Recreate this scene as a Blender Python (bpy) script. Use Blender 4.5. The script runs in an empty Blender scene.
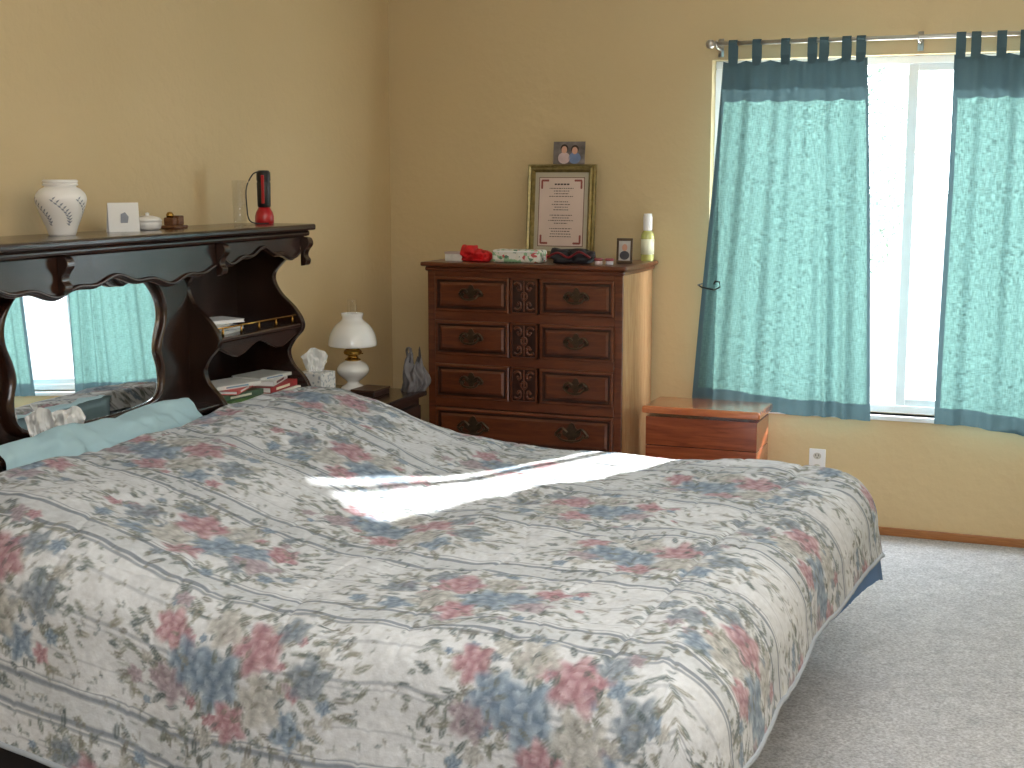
import bpy, bmesh, math, random
import numpy as np
from mathutils import Vector, Matrix
random.seed(7); np.random.seed(7)
S=bpy.context.scene
try:
    S.view_settings.view_transform='Standard'; S.view_settings.look='None'
    S.view_settings.exposure=0.0
except Exception as e: print(e)

def s2l(c):
    c=np.asarray(c,float)/255.0
    return np.where(c<=0.04045,c/12.92,((c+0.055)/1.055)**2.4)
def col(*c):
    a=s2l(c); return (float(a[0]),float(a[1]),float(a[2]),1.0)

# ---------------------------------------------------------------- materials
def base_mat(name):
    m=bpy.data.materials.new(name); m.use_nodes=True
    nt=m.node_tree; return m,nt,nt.nodes['Principled BSDF']
def mat(name,c,rough=0.6,metal=0.0,spec=0.5,bump=0.0,bscale=60,var=0.0,vscale=8,trans=0.0,coat=0.0,emit=None):
    m,nt,b=base_mat(name)
    b.inputs['Base Color'].default_value=c
    b.inputs['Roughness'].default_value=rough
    b.inputs['Metallic'].default_value=metal
    b.inputs['Specular IOR Level'].default_value=spec
    b.inputs['Coat Weight'].default_value=coat
    if trans: b.inputs['Transmission Weight'].default_value=trans
    tc=nt.nodes.new('ShaderNodeTexCoord')
    n=nt.nodes.new('ShaderNodeTexNoise'); n.inputs['Scale'].default_value=vscale; n.inputs['Detail'].default_value=4
    nt.links.new(tc.outputs['Object'],n.inputs['Vector'])
    r=nt.nodes.new('ShaderNodeValToRGB')
    v=max(var,0.02)
    r.color_ramp.elements[0].position=0.3; r.color_ramp.elements[1].position=0.7
    r.color_ramp.elements[0].color=(c[0]*(1-v),c[1]*(1-v),c[2]*(1-v),1)
    r.color_ramp.elements[1].color=(min(1,c[0]*(1+v)),min(1,c[1]*(1+v)),min(1,c[2]*(1+v)),1)
    nt.links.new(n.outputs['Fac'],r.inputs['Fac']); nt.links.new(r.outputs['Color'],b.inputs['Base Color'])
    if bump:
        n2=nt.nodes.new('ShaderNodeTexNoise'); n2.inputs['Scale'].default_value=bscale; n2.inputs['Detail'].default_value=5
        nt.links.new(tc.outputs['Object'],n2.inputs['Vector'])
        bp=nt.nodes.new('ShaderNodeBump'); bp.inputs['Strength'].default_value=bump; bp.inputs['Distance'].default_value=0.004
        nt.links.new(n2.outputs['Fac'],bp.inputs['Height']); nt.links.new(bp.outputs['Normal'],b.inputs['Normal'])
    return m
def wood(name,c1,c2,stretch=(1,12,12),rough=0.35,scale=4,coat=0.2,bump=0.1):
    m,nt,b=base_mat(name)
    tc=nt.nodes.new('ShaderNodeTexCoord'); mp=nt.nodes.new('ShaderNodeMapping')
    mp.inputs['Scale'].default_value=stretch
    nt.links.new(tc.outputs['Object'],mp.inputs['Vector'])
    n=nt.nodes.new('ShaderNodeTexNoise'); n.inputs['Scale'].default_value=scale; n.inputs['Detail'].default_value=7
    n.inputs['Distortion'].default_value=1.2; n.inputs['Roughness'].default_value=0.6
    nt.links.new(mp.outputs['Vector'],n.inputs['Vector'])
    r=nt.nodes.new('ShaderNodeValToRGB'); r.color_ramp.elements[0].position=0.32; r.color_ramp.elements[1].position=0.68
    r.color_ramp.elements[0].color=c1; r.color_ramp.elements[1].color=c2
    nt.links.new(n.outputs['Fac'],r.inputs['Fac']); nt.links.new(r.outputs['Color'],b.inputs['Base Color'])
    b.inputs['Roughness'].default_value=rough; b.inputs['Coat Weight'].default_value=coat; b.inputs['Coat Roughness'].default_value=0.22
    bp=nt.nodes.new('ShaderNodeBump'); bp.inputs['Strength'].default_value=bump; bp.inputs['Distance'].default_value=0.002
    nt.links.new(n.outputs['Fac'],bp.inputs['Height']); nt.links.new(bp.outputs['Normal'],b.inputs['Normal'])
    return m

def wall_mat(name,c):
    m,nt,b=base_mat(name)
    tc=nt.nodes.new('ShaderNodeTexCoord')
    n=nt.nodes.new('ShaderNodeTexNoise'); n.inputs['Scale'].default_value=1.2; n.inputs['Detail'].default_value=3
    nt.links.new(tc.outputs['Object'],n.inputs['Vector'])
    r=nt.nodes.new('ShaderNodeValToRGB')
    r.color_ramp.elements[0].color=(c[0]*.96,c[1]*.96,c[2]*.95,1); r.color_ramp.elements[1].color=(c[0]*1.04,c[1]*1.04,c[2]*1.05,1)
    nt.links.new(n.outputs['Fac'],r.inputs['Fac']); nt.links.new(r.outputs['Color'],b.inputs['Base Color'])
    n2=nt.nodes.new('ShaderNodeTexNoise'); n2.inputs['Scale'].default_value=55; n2.inputs['Detail'].default_value=4
    nt.links.new(tc.outputs['Object'],n2.inputs['Vector'])
    n3=nt.nodes.new('ShaderNodeTexVoronoi'); n3.inputs['Scale'].default_value=22
    nt.links.new(tc.outputs['Object'],n3.inputs['Vector'])
    ad=nt.nodes.new('ShaderNodeMath'); ad.operation='ADD'
    nt.links.new(n2.outputs['Fac'],ad.inputs[0]); nt.links.new(n3.outputs['Distance'],ad.inputs[1])
    bp=nt.nodes.new('ShaderNodeBump'); bp.inputs['Strength'].default_value=0.35; bp.inputs['Distance'].default_value=0.004
    nt.links.new(ad.outputs[0],bp.inputs['Height']); nt.links.new(bp.outputs['Normal'],b.inputs['Normal'])
    b.inputs['Roughness'].default_value=0.55; b.inputs['Specular IOR Level'].default_value=0.4
    return m

M={}
M['wall']=wall_mat('wall_paint_tan',col(212,189,146))
M['ceil']=wall_mat('ceiling_white',col(236,233,226))
M['trim']=wood('trim_wood',col(150,95,50),col(180,122,70),(2,20,20))
M['dark']=wood('dark_walnut',col(28,15,10),col(58,32,21),(8,1.2,8),0.24,3,0.5)
M['darkv']=wood('dark_walnut_upright',col(26,14,10),col(52,30,20),(8,8,1.2),0.24,3,0.5)
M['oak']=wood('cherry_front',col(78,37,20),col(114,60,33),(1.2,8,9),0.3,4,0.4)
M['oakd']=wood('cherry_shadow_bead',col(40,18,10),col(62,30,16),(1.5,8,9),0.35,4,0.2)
M['oaklit']=wood('cherry_side_lit',col(174,132,92),col(204,160,116),(9,9,1.0),0.2,4,0.9)  # dresser sides: window glare painted in as paler wood
M['cedar']=wood('cedar_lid',col(172,86,46),col(208,126,74),(1.5,12,12),0.12,3,0.9)
M['cedar2']=wood('cedar_body',col(118,54,30),col(158,82,46),(1.2,8,14),0.2,3,0.6)
M['brass']=mat('aged_brass',col(76,60,44),0.4,0.6,var=0.25,vscale=60)
M['brassb']=mat('bright_brass',col(180,140,70),0.25,0.95)
M['steel']=mat('brushed_nickel',col(190,188,182),0.28,0.85)
M['milk']=mat('milk_glass',col(240,240,238),0.12,0,coat=0.6)
M['ceramic']=mat('white_ceramic',col(238,236,233),0.35)
M['black']=mat('black_plastic',col(22,22,24),0.35)
M['red']=mat('red_plastic',col(180,18,28),0.3,coat=0.3)
M['paper']=mat('white_paper',col(236,236,234),0.8)
M['bluefab']=mat('pale_blue_cotton',col(168,200,210),0.9,bump=0.3,bscale=30,var=0.05)
M['navy']=mat('slate_blue_sheet',col(88,120,164),0.9,var=0.08)
M['basef']=mat('dark_bed_base',col(48,44,46),0.9)
M['gold']=mat('antique_gold_frame',col(138,124,80),0.35,0.6,var=0.25,vscale=50,bump=0.4)
M['leafgray']=mat('grey_glaze_leaf',col(140,146,158),0.5)

def vinyl(name,lo,hi):  # translucency added so back-lit vinyl glows in place of lens glare
    m,nt,b=base_mat(name); b.inputs['Base Color'].default_value=col(240,242,244); b.inputs['Roughness'].default_value=.35
    out=nt.nodes['Material Output']; t=nt.nodes.new('ShaderNodeBsdfTranslucent'); t.inputs['Color'].default_value=(.9,.93,.95,1)
    n=nt.nodes.new('ShaderNodeTexNoise'); n.inputs['Scale'].default_value=3
    mm=nt.nodes.new('ShaderNodeMapRange'); mm.inputs['To Min'].default_value=lo; mm.inputs['To Max'].default_value=hi
    nt.links.new(n.outputs['Fac'],mm.inputs['Value'])
    mx=nt.nodes.new('ShaderNodeMixShader'); nt.links.new(mm.outputs[0],mx.inputs[0])
    nt.links.new(b.outputs[0],mx.inputs[1]); nt.links.new(t.outputs[0],mx.inputs[2]); nt.links.new(mx.outputs[0],out.inputs['Surface'])
    return m
M['vinyl']=vinyl('white_vinyl_glow',.14,.17)
M['vinyl2']=vinyl('white_vinyl_sash',.025,.035)
M['white']=mat('white_plastic',col(238,239,240),0.35)

def carpet():
    m,nt,b=base_mat('carpet_grey')
    tc=nt.nodes.new('ShaderNodeTexCoord')
    n=nt.nodes.new('ShaderNodeTexNoise'); n.inputs['Scale'].default_value=120; n.inputs['Detail'].default_value=4
    n2=nt.nodes.new('ShaderNodeTexNoise'); n2.inputs['Scale'].default_value=13; n2.inputs['Detail'].default_value=8; n2.inputs['Roughness'].default_value=.85
    for q in (n,n2): nt.links.new(tc.outputs['Object'],q.inputs['Vector'])
    r=nt.nodes.new('ShaderNodeValToRGB'); r.color_ramp.elements[0].position=.32; r.color_ramp.elements[1].position=.68
    r.color_ramp.elements[0].color=col(182,184,190); r.color_ramp.elements[1].color=col(222,222,225)
    nt.links.new(n2.outputs['Fac'],r.inputs['Fac'])
    r2=nt.nodes.new('ShaderNodeValToRGB'); r2.color_ramp.elements[0].position=.32; r2.color_ramp.elements[1].position=.68
    r2.color_ramp.elements[0].color=(.62,.62,.62,1); r2.color_ramp.elements[1].color=(1.08,1.08,1.08,1)
    nt.links.new(n.outputs['Fac'],r2.inputs['Fac'])
    mx=nt.nodes.new('ShaderNodeMix'); mx.data_type='RGBA'; mx.blend_type='MULTIPLY'; mx.inputs[0].default_value=1
    nt.links.new(r.outputs['Color'],mx.inputs[6]); nt.links.new(r2.outputs['Color'],mx.inputs[7])
    nt.links.new(mx.outputs[2],b.inputs['Base Color'])
    bp=nt.nodes.new('ShaderNodeBump'); bp.inputs['Strength'].default_value=.7; bp.inputs['Distance'].default_value=.006
    nt.links.new(n.outputs['Fac'],bp.inputs['Height']); nt.links.new(bp.outputs['Normal'],b.inputs['Normal'])
    b.inputs['Roughness'].default_value=.98; b.inputs['Specular IOR Level'].default_value=.1
    return m
M['carpet']=carpet()

def curtain_mat(name,dc,tcx,fac,leak,lo=.38,hi=2.0):
    m=bpy.data.materials.new(name); m.use_nodes=True; nt=m.node_tree; nt.nodes.clear()
    out=nt.nodes.new('ShaderNodeOutputMaterial')
    d=nt.nodes.new('ShaderNodeBsdfDiffuse'); t=nt.nodes.new('ShaderNodeBsdfTranslucent'); tr=nt.nodes.new('ShaderNodeBsdfTransparent')
    d.inputs['Color'].default_value=dc
    tc=nt.nodes.new('ShaderNodeTexCoord')
    ns=[]
    for sc in ((520,1,70),(90,1,520)):
        mp=nt.nodes.new('ShaderNodeMapping'); mp.inputs['Scale'].default_value=sc
        nt.links.new(tc.outputs['Object'],mp.inputs['Vector'])
        n=nt.nodes.new('ShaderNodeTexNoise'); n.inputs['Scale'].default_value=.5; n.inputs['Detail'].default_value=2
        nt.links.new(mp.outputs['Vector'],n.inputs['Vector']); ns.append(n)
    a=nt.nodes.new('ShaderNodeMath'); a.operation='ADD'
    nt.links.new(ns[0].outputs['Fac'],a.inputs[0]); nt.links.new(ns[1].outputs['Fac'],a.inputs[1])
    h=nt.nodes.new('ShaderNodeMath'); h.operation='MULTIPLY'; h.inputs[1].default_value=.5
    nt.links.new(a.outputs[0],h.inputs[0])
    r=nt.nodes.new('ShaderNodeValToRGB'); r.color_ramp.elements[0].position=.38; r.color_ramp.elements[1].position=.62
    r.color_ramp.elements[0].color=(tcx[0]*lo,tcx[1]*lo,tcx[2]*lo,1); r.color_ramp.elements[1].color=(min(1,tcx[0]*hi),min(1,tcx[1]*hi),min(1,tcx[2]*hi),1)
    nt.links.new(h.outputs[0],r.inputs['Fac']); nt.links.new(r.outputs['Color'],t.inputs['Color'])
    m1=nt.nodes.new('ShaderNodeMixShader'); m1.inputs[0].default_value=fac
    nt.links.new(d.outputs[0],m1.inputs[1]); nt.links.new(t.outputs[0],m1.inputs[2])
    m2=nt.nodes.new('ShaderNodeMixShader'); m2.inputs[0].default_value=leak
    nt.links.new(m1.outputs[0],m2.inputs[1]); nt.links.new(tr.outputs[0],m2.inputs[2])
    nt.links.new(m2.outputs[0],out.inputs['Surface'])
    return m
M['curt']=curtain_mat('teal_linen',col(94,124,128),col(60,84,81),.40,.001)
M['hem']=curtain_mat('teal_linen_doubled',col(88,112,122),col(50,67,71),.22,0.0,.8,1.2)

def glass_mat(name,tint,gl=.08,rough=.02):
    m=bpy.data.materials.new(name); m.use_nodes=True; nt=m.node_tree; nt.nodes.clear()
    out=nt.nodes.new('ShaderNodeOutputMaterial'); t=nt.nodes.new('ShaderNodeBsdfTransparent'); g=nt.nodes.new('ShaderNodeBsdfGlossy')
    t.inputs['Color'].default_value=tint; g.inputs['Roughness'].default_value=rough
    mx=nt.nodes.new('ShaderNodeMixShader'); mx.inputs[0].default_value=gl
    nt.links.new(t.outputs[0],mx.inputs[1]); nt.links.new(g.outputs[0],mx.inputs[2]); nt.links.new(mx.outputs[0],out.inputs['Surface'])
    return m
M['pane']=glass_mat('window_glass',(.97,.98,.98,1),.04)
M['clear']=glass_mat('clear_glass',(.985,.985,.985,1),.06)
def mirror_mat():
    m,nt,b=base_mat('mirror_silvered'); b.inputs['Base Color'].default_value=(.92,.93,.93,1)
    b.inputs['Metallic'].default_value=1; b.inputs['Roughness'].default_value=.01
    return m
M['mirror']=mirror_mat()

# ---------------------------------------------------------------- object helpers
link=S.collection.objects.link
def tagt(o,label,cat,kind=None,group=None):
    if label: o['label']=label
    if cat: o['category']=cat
    if kind: o['kind']=kind
    if group: o['group']=group
    return o
def thing(name,loc,label=None,cat=None,kind=None,rot=None,group=None):
    e=bpy.data.objects.new(name,None); e.location=loc; e.empty_display_size=.05
    if rot: e.rotation_euler=rot
    link(e); return tagt(e,label,cat,kind,group)
def fin(me,name,mats,parent=None,smooth=False,local=False,label=None,cat=None,kind=None,bevel=0,group=None):
    """verts in world space unless local=True (then in parent's local space)"""
    o=bpy.data.objects.new(name,me)
    for m in (mats if isinstance(mats,(list,tuple)) else [mats]): me.materials.append(m)
    if smooth:
        for p in me.polygons: p.use_smooth=True
    if not local:
        co=np.empty(len(me.vertices)*3); me.vertices.foreach_get('co',co); co=co.reshape(-1,3)
        mn,mx=co.min(0),co.max(0); og=Vector(((mn[0]+mx[0])/2,(mn[1]+mx[1])/2,mn[2]))
        me.transform(Matrix.Translation(-og)); o.location=og
    link(o)
    if parent:
        o.parent=parent
        if not local:
            p=parent; chain=[]
            while p: chain.append(p); p=p.parent
            W=Matrix.Identity(4)
            for q in reversed(chain): W=W@q.matrix_parent_inverse@Matrix.Translation(q.location)
            o.matrix_parent_inverse=W.inverted()
    if bevel:
        b=o.modifiers.new('bevel','BEVEL'); b.width=bevel; b.segments=2; b.limit_method='ANGLE'
    return tagt(o,label,cat,kind,group)
def mesh(verts,faces):
    me=bpy.data.meshes.new('m'); me.from_pydata([tuple(map(float,v)) for v in verts],[],faces); me.update(); 
    bm=bmesh.new(); bm.from_mesh(me); bmesh.ops.recalc_face_normals(bm,faces=bm.faces); bm.to_mesh(me); bm.free()
    return me
def boxes(lst):
    V=[];F=[]
    for (x0,x1,y0,y1,z0,z1) in lst:
        n=len(V)
        V+=[(x0,y0,z0),(x1,y0,z0),(x1,y1,z0),(x0,y1,z0),(x0,y0,z1),(x1,y0,z1),(x1,y1,z1),(x0,y1,z1)]
        F+=[(n,n+3,n+2,n+1),(n+4,n+5,n+6,n+7),(n,n+1,n+5,n+4),(n+1,n+2,n+6,n+5),(n+2,n+3,n+7,n+6),(n+3,n,n+4,n+7)]
    return mesh(V,F)
def box(name,b,m,**k): return fin(boxes([b]),name,m,**k)
def prism(pts,a0,a1,axis):
    def P(p,a):
        return {'y':(p[0],a,p[1]),'x':(a,p[0],p[1]),'z':(p[0],p[1],a)}[axis]
    n=len(pts); V=[P(p,a0) for p in pts]+[P(p,a1) for p in pts]
    F=[tuple(range(n))[::-1],tuple(range(n,2*n))]+[(i,(i+1)%n,n+(i+1)%n,n+i) for i in range(n)]
    return mesh(V,F)
def lathe(prof,c,seg=40,wob=None):
    V=[];F=[];
    for i,(r,z) in enumerate(prof):
        for j in range(seg):
            a=2*math.pi*j/seg; rr=r*(1+(wob(a,z) if wob else 0))
            V.append((c[0]+rr*math.cos(a),c[1]+rr*math.sin(a),c[2]+z))
    for i in range(len(prof)-1):
        for j in range(seg):
            F.append((i*seg+j,i*seg+(j+1)%seg,(i+1)*seg+(j+1)%seg,(i+1)*seg+j))
    if prof[0][0]>1e-4: F.append(tuple(range(seg))[::-1])
    if prof[-1][0]>1e-4: F.append(tuple((len(prof)-1)*seg+j for j in range(seg)))
    return mesh(V,F)
def tube(pts,r,seg=8,closed=False):
    V=[];F=[];n=len(pts); P=[Vector(p) for p in pts]
    for i,p in enumerate(P):
        a=P[(i-1)%n] if (closed or i>0) else p; b=P[(i+1)%n] if (closed or i<n-1) else p
        t=(b-a).normalized(); up=Vector((0,0,1)) if abs(t.z)<.9 else Vector((0,1,0))
        s=t.cross(up).normalized(); u=s.cross(t)
        rr=r[i] if isinstance(r,(list,tuple)) else r
        for j in range(seg):
            an=2*math.pi*j/seg; V.append(p+s*rr*math.cos(an)+u*rr*math.sin(an))
    m=n if closed else n-1
    for i in range(m):
        for j in range(seg):
            k=(i+1)%n; F.append((i*seg+j,i*seg+(j+1)%seg,k*seg+(j+1)%seg,k*seg+j))
    if not closed: F+= [tuple(range(seg))[::-1],tuple((n-1)*seg+j for j in range(seg))]
    return mesh(V,F)
def join(ms):
    bm=bmesh.new()
    for m in ms: bm.from_mesh(m)
    me=bpy.data.meshes.new('m'); bm.to_mesh(me); bm.free(); return me
def smoothpts(pts,n=8,closed=False):
    out=[];N=len(pts); rng=range(N if closed else N-1)
    for i in rng:
        g=lambda k: np.array(pts[k%N] if closed else pts[min(max(k,0),N-1)],float)
        p0,p1,p2,p3=g(i-1),g(i),g(i+1),g(i+2)
        for j in range(n):
            t=j/n; out.append(tuple(.5*((2*p1)+(-p0+p2)*t+(2*p0-5*p1+4*p2-p3)*t*t+(-p0+3*p1-3*p2+p3)*t**3)))
    if not closed: out.append(tuple(map(float,pts[-1])))
    return out
def gridmesh(fn,nu,nv,closed=False):
    V=[fn(i/(nu-1),j/(nv-1)) for j in range(nv) for i in range(nu)]
    F=[(j*nu+i,j*nu+i+1,(j+1)*nu+i+1,(j+1)*nu+i) for j in range(nv-1) for i in range(nu-1)]
    me=bpy.data.meshes.new('m'); me.from_pydata(V,[],F); me.update(); return me
_ng={}
def vnoise(x,y,seed=0):
    if seed not in _ng: _ng[seed]=np.random.RandomState(seed).rand(256,256)
    g=_ng[seed]; xi=np.floor(x).astype(int); yi=np.floor(y).astype(int); fx=x-xi; fy=y-yi
    fx=fx*fx*(3-2*fx); fy=fy*fy*(3-2*fy)
    a=g[xi%256,yi%256];b=g[(xi+1)%256,yi%256];c=g[xi%256,(yi+1)%256];d=g[(xi+1)%256,(yi+1)%256]
    return (a*(1-fx)+b*fx)*(1-fy)+(c*(1-fx)+d*fx)*fy-.5
def vn1(x,y,s): return float(vnoise(np.array([x]),np.array([y]),s)[0])

# ---------------------------------------------------------------- camera
cd=bpy.data.cameras.new('camera'); cam=bpy.data.objects.new('camera',cd); link(cam)
cam.location=(3.118,-6.229,1.6); cam.rotation_euler=(math.radians(81.39),0,math.radians(21.6))
cd.lens=48.5; cd.sensor_width=36; cd.clip_start=.05
S.camera=cam

# ---------------------------------------------------------------- room
XR,YB,H=4.4,-7.6,2.6
WX0,WX1,WZ0,WZ1=1.62,3.42,.545,2.11
box('floor',(-.15,XR+.15,YB-.15,.15,-.12,0),M['carpet'],kind='structure',label='grey-beige wall-to-wall carpet')
box('ceiling',(-.15,XR+.15,YB-.15,.15,H,H+.1),M['ceil'],kind='structure')
box('wall_left',(-.14,0,YB,.14,0,H),M['wall'],kind='structure',label='tan textured wall behind the headboard')
fin(boxes([(0,WX0,0,.14,0,H),(WX1,XR,0,.14,0,H),(WX0,WX1,0,.14,0,WZ0),(WX0,WX1,0,.14,WZ1,H)]),'wall_back',M['wall'],kind='structure',label='tan textured wall with the window')
box('wall_right',(XR,XR+.14,YB,.14,0,H),M['wall'],kind='structure')
box('wall_front',(0,XR,YB-.14,YB,0,H),M['wall'],kind='structure')
box('baseboard_back',(0,XR,-.012,0,0,.038),M['trim'],kind='structure',bevel=.003)
box('baseboard_left',(0,.012,YB,-.012,0,.038),M['trim'],kind='structure',bevel=.003)

# window
w=thing('window_1',((WX0+WX1)/2,.07,WZ0),'white vinyl sliding window between teal curtains',None,'structure')
f=.035; xm=2.488; mh=.022; fl_=.145  # left stile widened to block a stray sun streak and glow beside the curtain
fin(boxes([(WX0,WX1,.07,.12,WZ0,WZ0+f),(WX0,WX1,.07,.12,WZ1-f,WZ1),(WX0,WX0+fl_,.07,.12,WZ0+f,WZ1-f),(WX1-f,WX1,.07,.12,WZ0+f,WZ1-f)]),'frame',M['vinyl'],parent=w,bevel=.004)
fin(boxes([(xm-mh,xm+mh,.08,.1,WZ0+f,WZ1-f),(xm+mh,WX1-f,.083,.1,WZ0+f,WZ0+f+.03),(xm+mh,WX1-f,.083,.1,WZ1-f-.03,WZ1-f),(WX1-f-.04,WX1-f,.083,.1,WZ0+f,WZ1-f)]),'sash',M['vinyl2'],parent=w,bevel=.003)
box('glass_pane',(WX0+fl_,xm-mh,.088,.092,WZ0+f,WZ1-f),M['pane'],parent=w)
box('glass_pane',(xm+mh,WX1-f-.04,.088,.092,WZ0+f+.03,WZ1-f-.03),M['pane'],parent=w)
box('sill',(WX0-.01,WX1+.01,-.015,.07,WZ0-.022,WZ0),M['white'],parent=w,bevel=.004)

# outside
box('ground',(-8,14,.3,16,-.25,-.15),mat('dry_ground',col(200,198,190),.9,var=.1),kind='structure')
fence=thing('fence',(3,5.5,-.15),'pale weathered board fence outside the window','fence')
FM=wood('weathered_boards',col(128,132,138),col(150,154,158),(8,8,1),.8,3,0)
fin(boxes([(-3+.16*i,-3+.16*i+.158,5.5,5.53,-.15,1.45) for i in range(80)]),'board',FM,parent=fence)
fin(boxes([(-3,9.8,5.535,5.58,.2,.3),(-3,9.8,5.535,5.58,1.1,1.2)]),'rail',FM,parent=fence)
tr=thing('tree',(1.78,3.4,-.15),'pale green leafy shrub tree outside the window','tree')
fin(tube([(1.75,3.4,-.15),(1.78,3.42,.6),(1.72,3.38,1.3),(1.76,3.4,2.0)],[.03,.025,.02,.01]),'trunk',mat('bark',col(120,112,105),.9),parent=tr,smooth=True)
V=[];F=[]; rs=random.Random(3)
for i in range(2600):
    a=rs.random()*6.283; h=rs.random(); rr=(.42*math.sin(math.pi*(h*.9+.08)))*math.sqrt(rs.random())
    c=Vector((1.78+rr*math.cos(a),3.4+rr*math.sin(a),.8+1.8*h))
    d1=Vector((rs.uniform(-1,1),rs.uniform(-1,1),rs.uniform(-1,1))).normalized(); d2=d1.cross(Vector((rs.random(),rs.random(),rs.random()))).normalized()
    n=len(V); V+=[c-d1*.024,c+d2*.011,c+d1*.024,c-d2*.011]; F.append((n,n+1,n+2,n+3))
fo=fin(mesh(V,F),'foliage',mat('grey_green_leaf',col(92,110,100),.8,var=.25,vscale=5),parent=tr); fo['kind']='stuff'

# curtain rod + curtains
RY=-.095; RZ=2.172
rod=thing('curtain_rod',(2.52,RY,RZ),'slim brushed-nickel rod with ball finials above the window','curtain rod')
fin(tube([(1.635,RY,RZ),(3.42,RY,RZ)],.0095,12),'pole',M['steel'],parent=rod,smooth=True)
for x,sg in ((1.632,-1),(3.424,1)):
    fin(lathe([(0,-.02),(.013,-.017),(.02,-.006),(.02,.006),(.013,.017),(0,.02)],(x,RY,RZ),20),'finial',M['steel'],parent=rod,smooth=True)
for x in (1.66,2.52,3.39):
    fin(join([tube([(x,-.002,RZ-.02),(x,-.05,RZ-.018),(x,RY,RZ-.014)],.006),boxes([(x-.012,x+.012,-.006,0,RZ-.05,RZ+.03)]),tube([(x,RY+.013*math.cos(a),RZ+.013*math.sin(a)) for a in [2*math.pi*k/12 for k in range(12)]],.004,6,True)]),'bracket',M['steel'],parent=rod,smooth=True)

def curtain(x0t,x1t,x0b,x1b,zb0,zb1,folds,tabs,label,ph):
    zt=2.095
    th=thing('curtain',((x0t+x1t)/2,RY,zb0),label,'curtain')
    def fn(s,t):
        x=(x0t+(x0b-x0t)*t)*(1-s)+(x1t+(x1b-x1t)*t)*s
        zb=zb0*(1-s)+zb1*s+.006*math.sin(9*s)
        z=zt+(zb-zt)*t - (.010*abs(math.sin(s*math.pi*(len(tabs)-1))))*(1-t)
        y=RY+.011*math.sin(2*math.pi*folds*s+ph+.8*math.sin(4*s))*(.45+.55*t)+.006*math.sin(2*math.pi*folds*2.3*s+1+ph+t*1.5)+.016*vn1(s*7+5,t*3+5,61)
        for c0,am,wd in ((.72,.03,.03),(.83,.022,.03),(.3,.012,.04)):
            y-=am*math.exp(-((s-c0-.03*t)/wd)**2)
        return (x+.003*math.sin(5*t+6*s),min(y,-.035),z)
    nu,nv=170,110
    me=gridmesh(fn,nu,nv)
    o=fin(me,'panel',[M['curt'],M['hem']],parent=th,smooth=True)
    k=0
    for j in range(nv-1):
        for i in range(nu-1):
            t=(j+.5)/(nv-1); s=(i+.5)/(nu-1)
            if t<.11 or t>.955 or s<.03 or s>.985: me.polygons[k].material_index=1
            k+=1
    for tx in tabs:
        s=(tx-x0t)/(x1t-x0t); p=fn(s,0); zz=p[2]-.012; wd=.019
        path=[(p[1]-.004,zz),(RY-.014,zz+.04),(RY-.0135,RZ),(RY-.009,RZ+.01),(RY,RZ+.0145),(RY+.009,RZ+.01),(RY+.0135,RZ),(RY+.014,zz+.04),(p[1]+.004,zz)]
        V=[(tx-wd,y,z) for y,z in path]+[(tx+wd,y,z) for y,z in path]; n=len(path)
        fin(mesh(V,[(i,i+1,n+i+1,n+i) for i in range(n-1)]),'tab',M['hem'],parent=th)
    return th
curtain(1.69,2.315,1.58,2.385,.565,.525,4.2,(1.735,1.84,1.965,2.08,2.13,2.225,2.285),'teal linen tab-top curtain panel flaring past the window',0.4)
curtain(2.665,3.40,2.655,3.42,.535,.49,4.6,(2.69,2.75,2.85,2.94,3.05,3.18,3.3,3.38),'teal linen tab-top curtain panel, gathered straight',2.0)
fin(tube([(1.60,-.002,1.107),(1.60,-.10,1.107),(1.63,-.158,1.102),(1.69,-.165,1.092),(1.716,-.165,1.105),(1.713,-.165,1.128),(1.693,-.165,1.132),(1.688,-.165,1.118)],.0035),'tieback_hook',M['black'],smooth=True,label='small black wire tieback hook beside the curtain',cat='hook')

# outlet
ou=thing('power_outlet',(2.145,-.004,.255),'white duplex wall outlet low on the tan wall','power outlet')
box('cover_plate',(2.108,2.182,-.007,0,.255,.372),M['white'],parent=ou,bevel=.003)
for z in (.287,.34):
    so=fin(prism([(2.145+.018*math.cos(a),z+.015*math.sin(a)) for a in [2*math.pi*i/20 for i in range(20)]],-.0095,-.006,'y'),'socket',mat('socket_ivory',col(200,197,188),.4),parent=ou)
    fin(boxes([(2.137,2.1395,-.0105,-.009,z-.001,z+.008),(2.150,2.1525,-.0105,-.009,z-.001,z+.008),(2.143,2.147,-.0105,-.009,z-.010,z-.006)]),'slot',M['black'],parent=so)

# ---------------------------------------------------------------- headboard
YF,YI,YJ,YN=-1.44,-2.03,-3.19,-3.77
hb=thing('headboard',(.19,-2.6,0),'dark glossy carved wooden bookcase headboard with mirror','headboard')
fin(boxes([(.02,.375,YN-.04,YF+.035,1.385,1.41)]),'crown_shelf',M['dark'],parent=hb,bevel=.008)
fin(boxes([(.02,.355,YN-.025,YF+.022,1.362,1.385)]),'crown_molding',M['dark'],parent=hb,bevel=.009)
edge=[(1.37,.33),(1.335,.335),(1.30,.30),(1.25,.235),(1.20,.20),(1.14,.225),(1.08,.29),(1.03,.325),(.99,.325),(.945,.285),(.90,.262),(.85,.28),(.80,.33),(.745,.36)]
es=smoothpts([(x,z) for z,x in edge],6)
outl=[(.02,0),(.36,0)]+[(x,z) for x,z in es[::-1]]+[(.02,1.37)]
for yy in (YF,YI,YJ,YN):
    o=fin(prism(outl,yy-.013,yy+.013,'y'),'scroll_panel',M['darkv'],parent=hb,bevel=.005)
def zc(y):
    u=(y-YJ)/(YI-YJ); return 1.250+.016*math.cos(4*math.pi*u)+.008*math.cos(12*math.pi*u)
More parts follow.
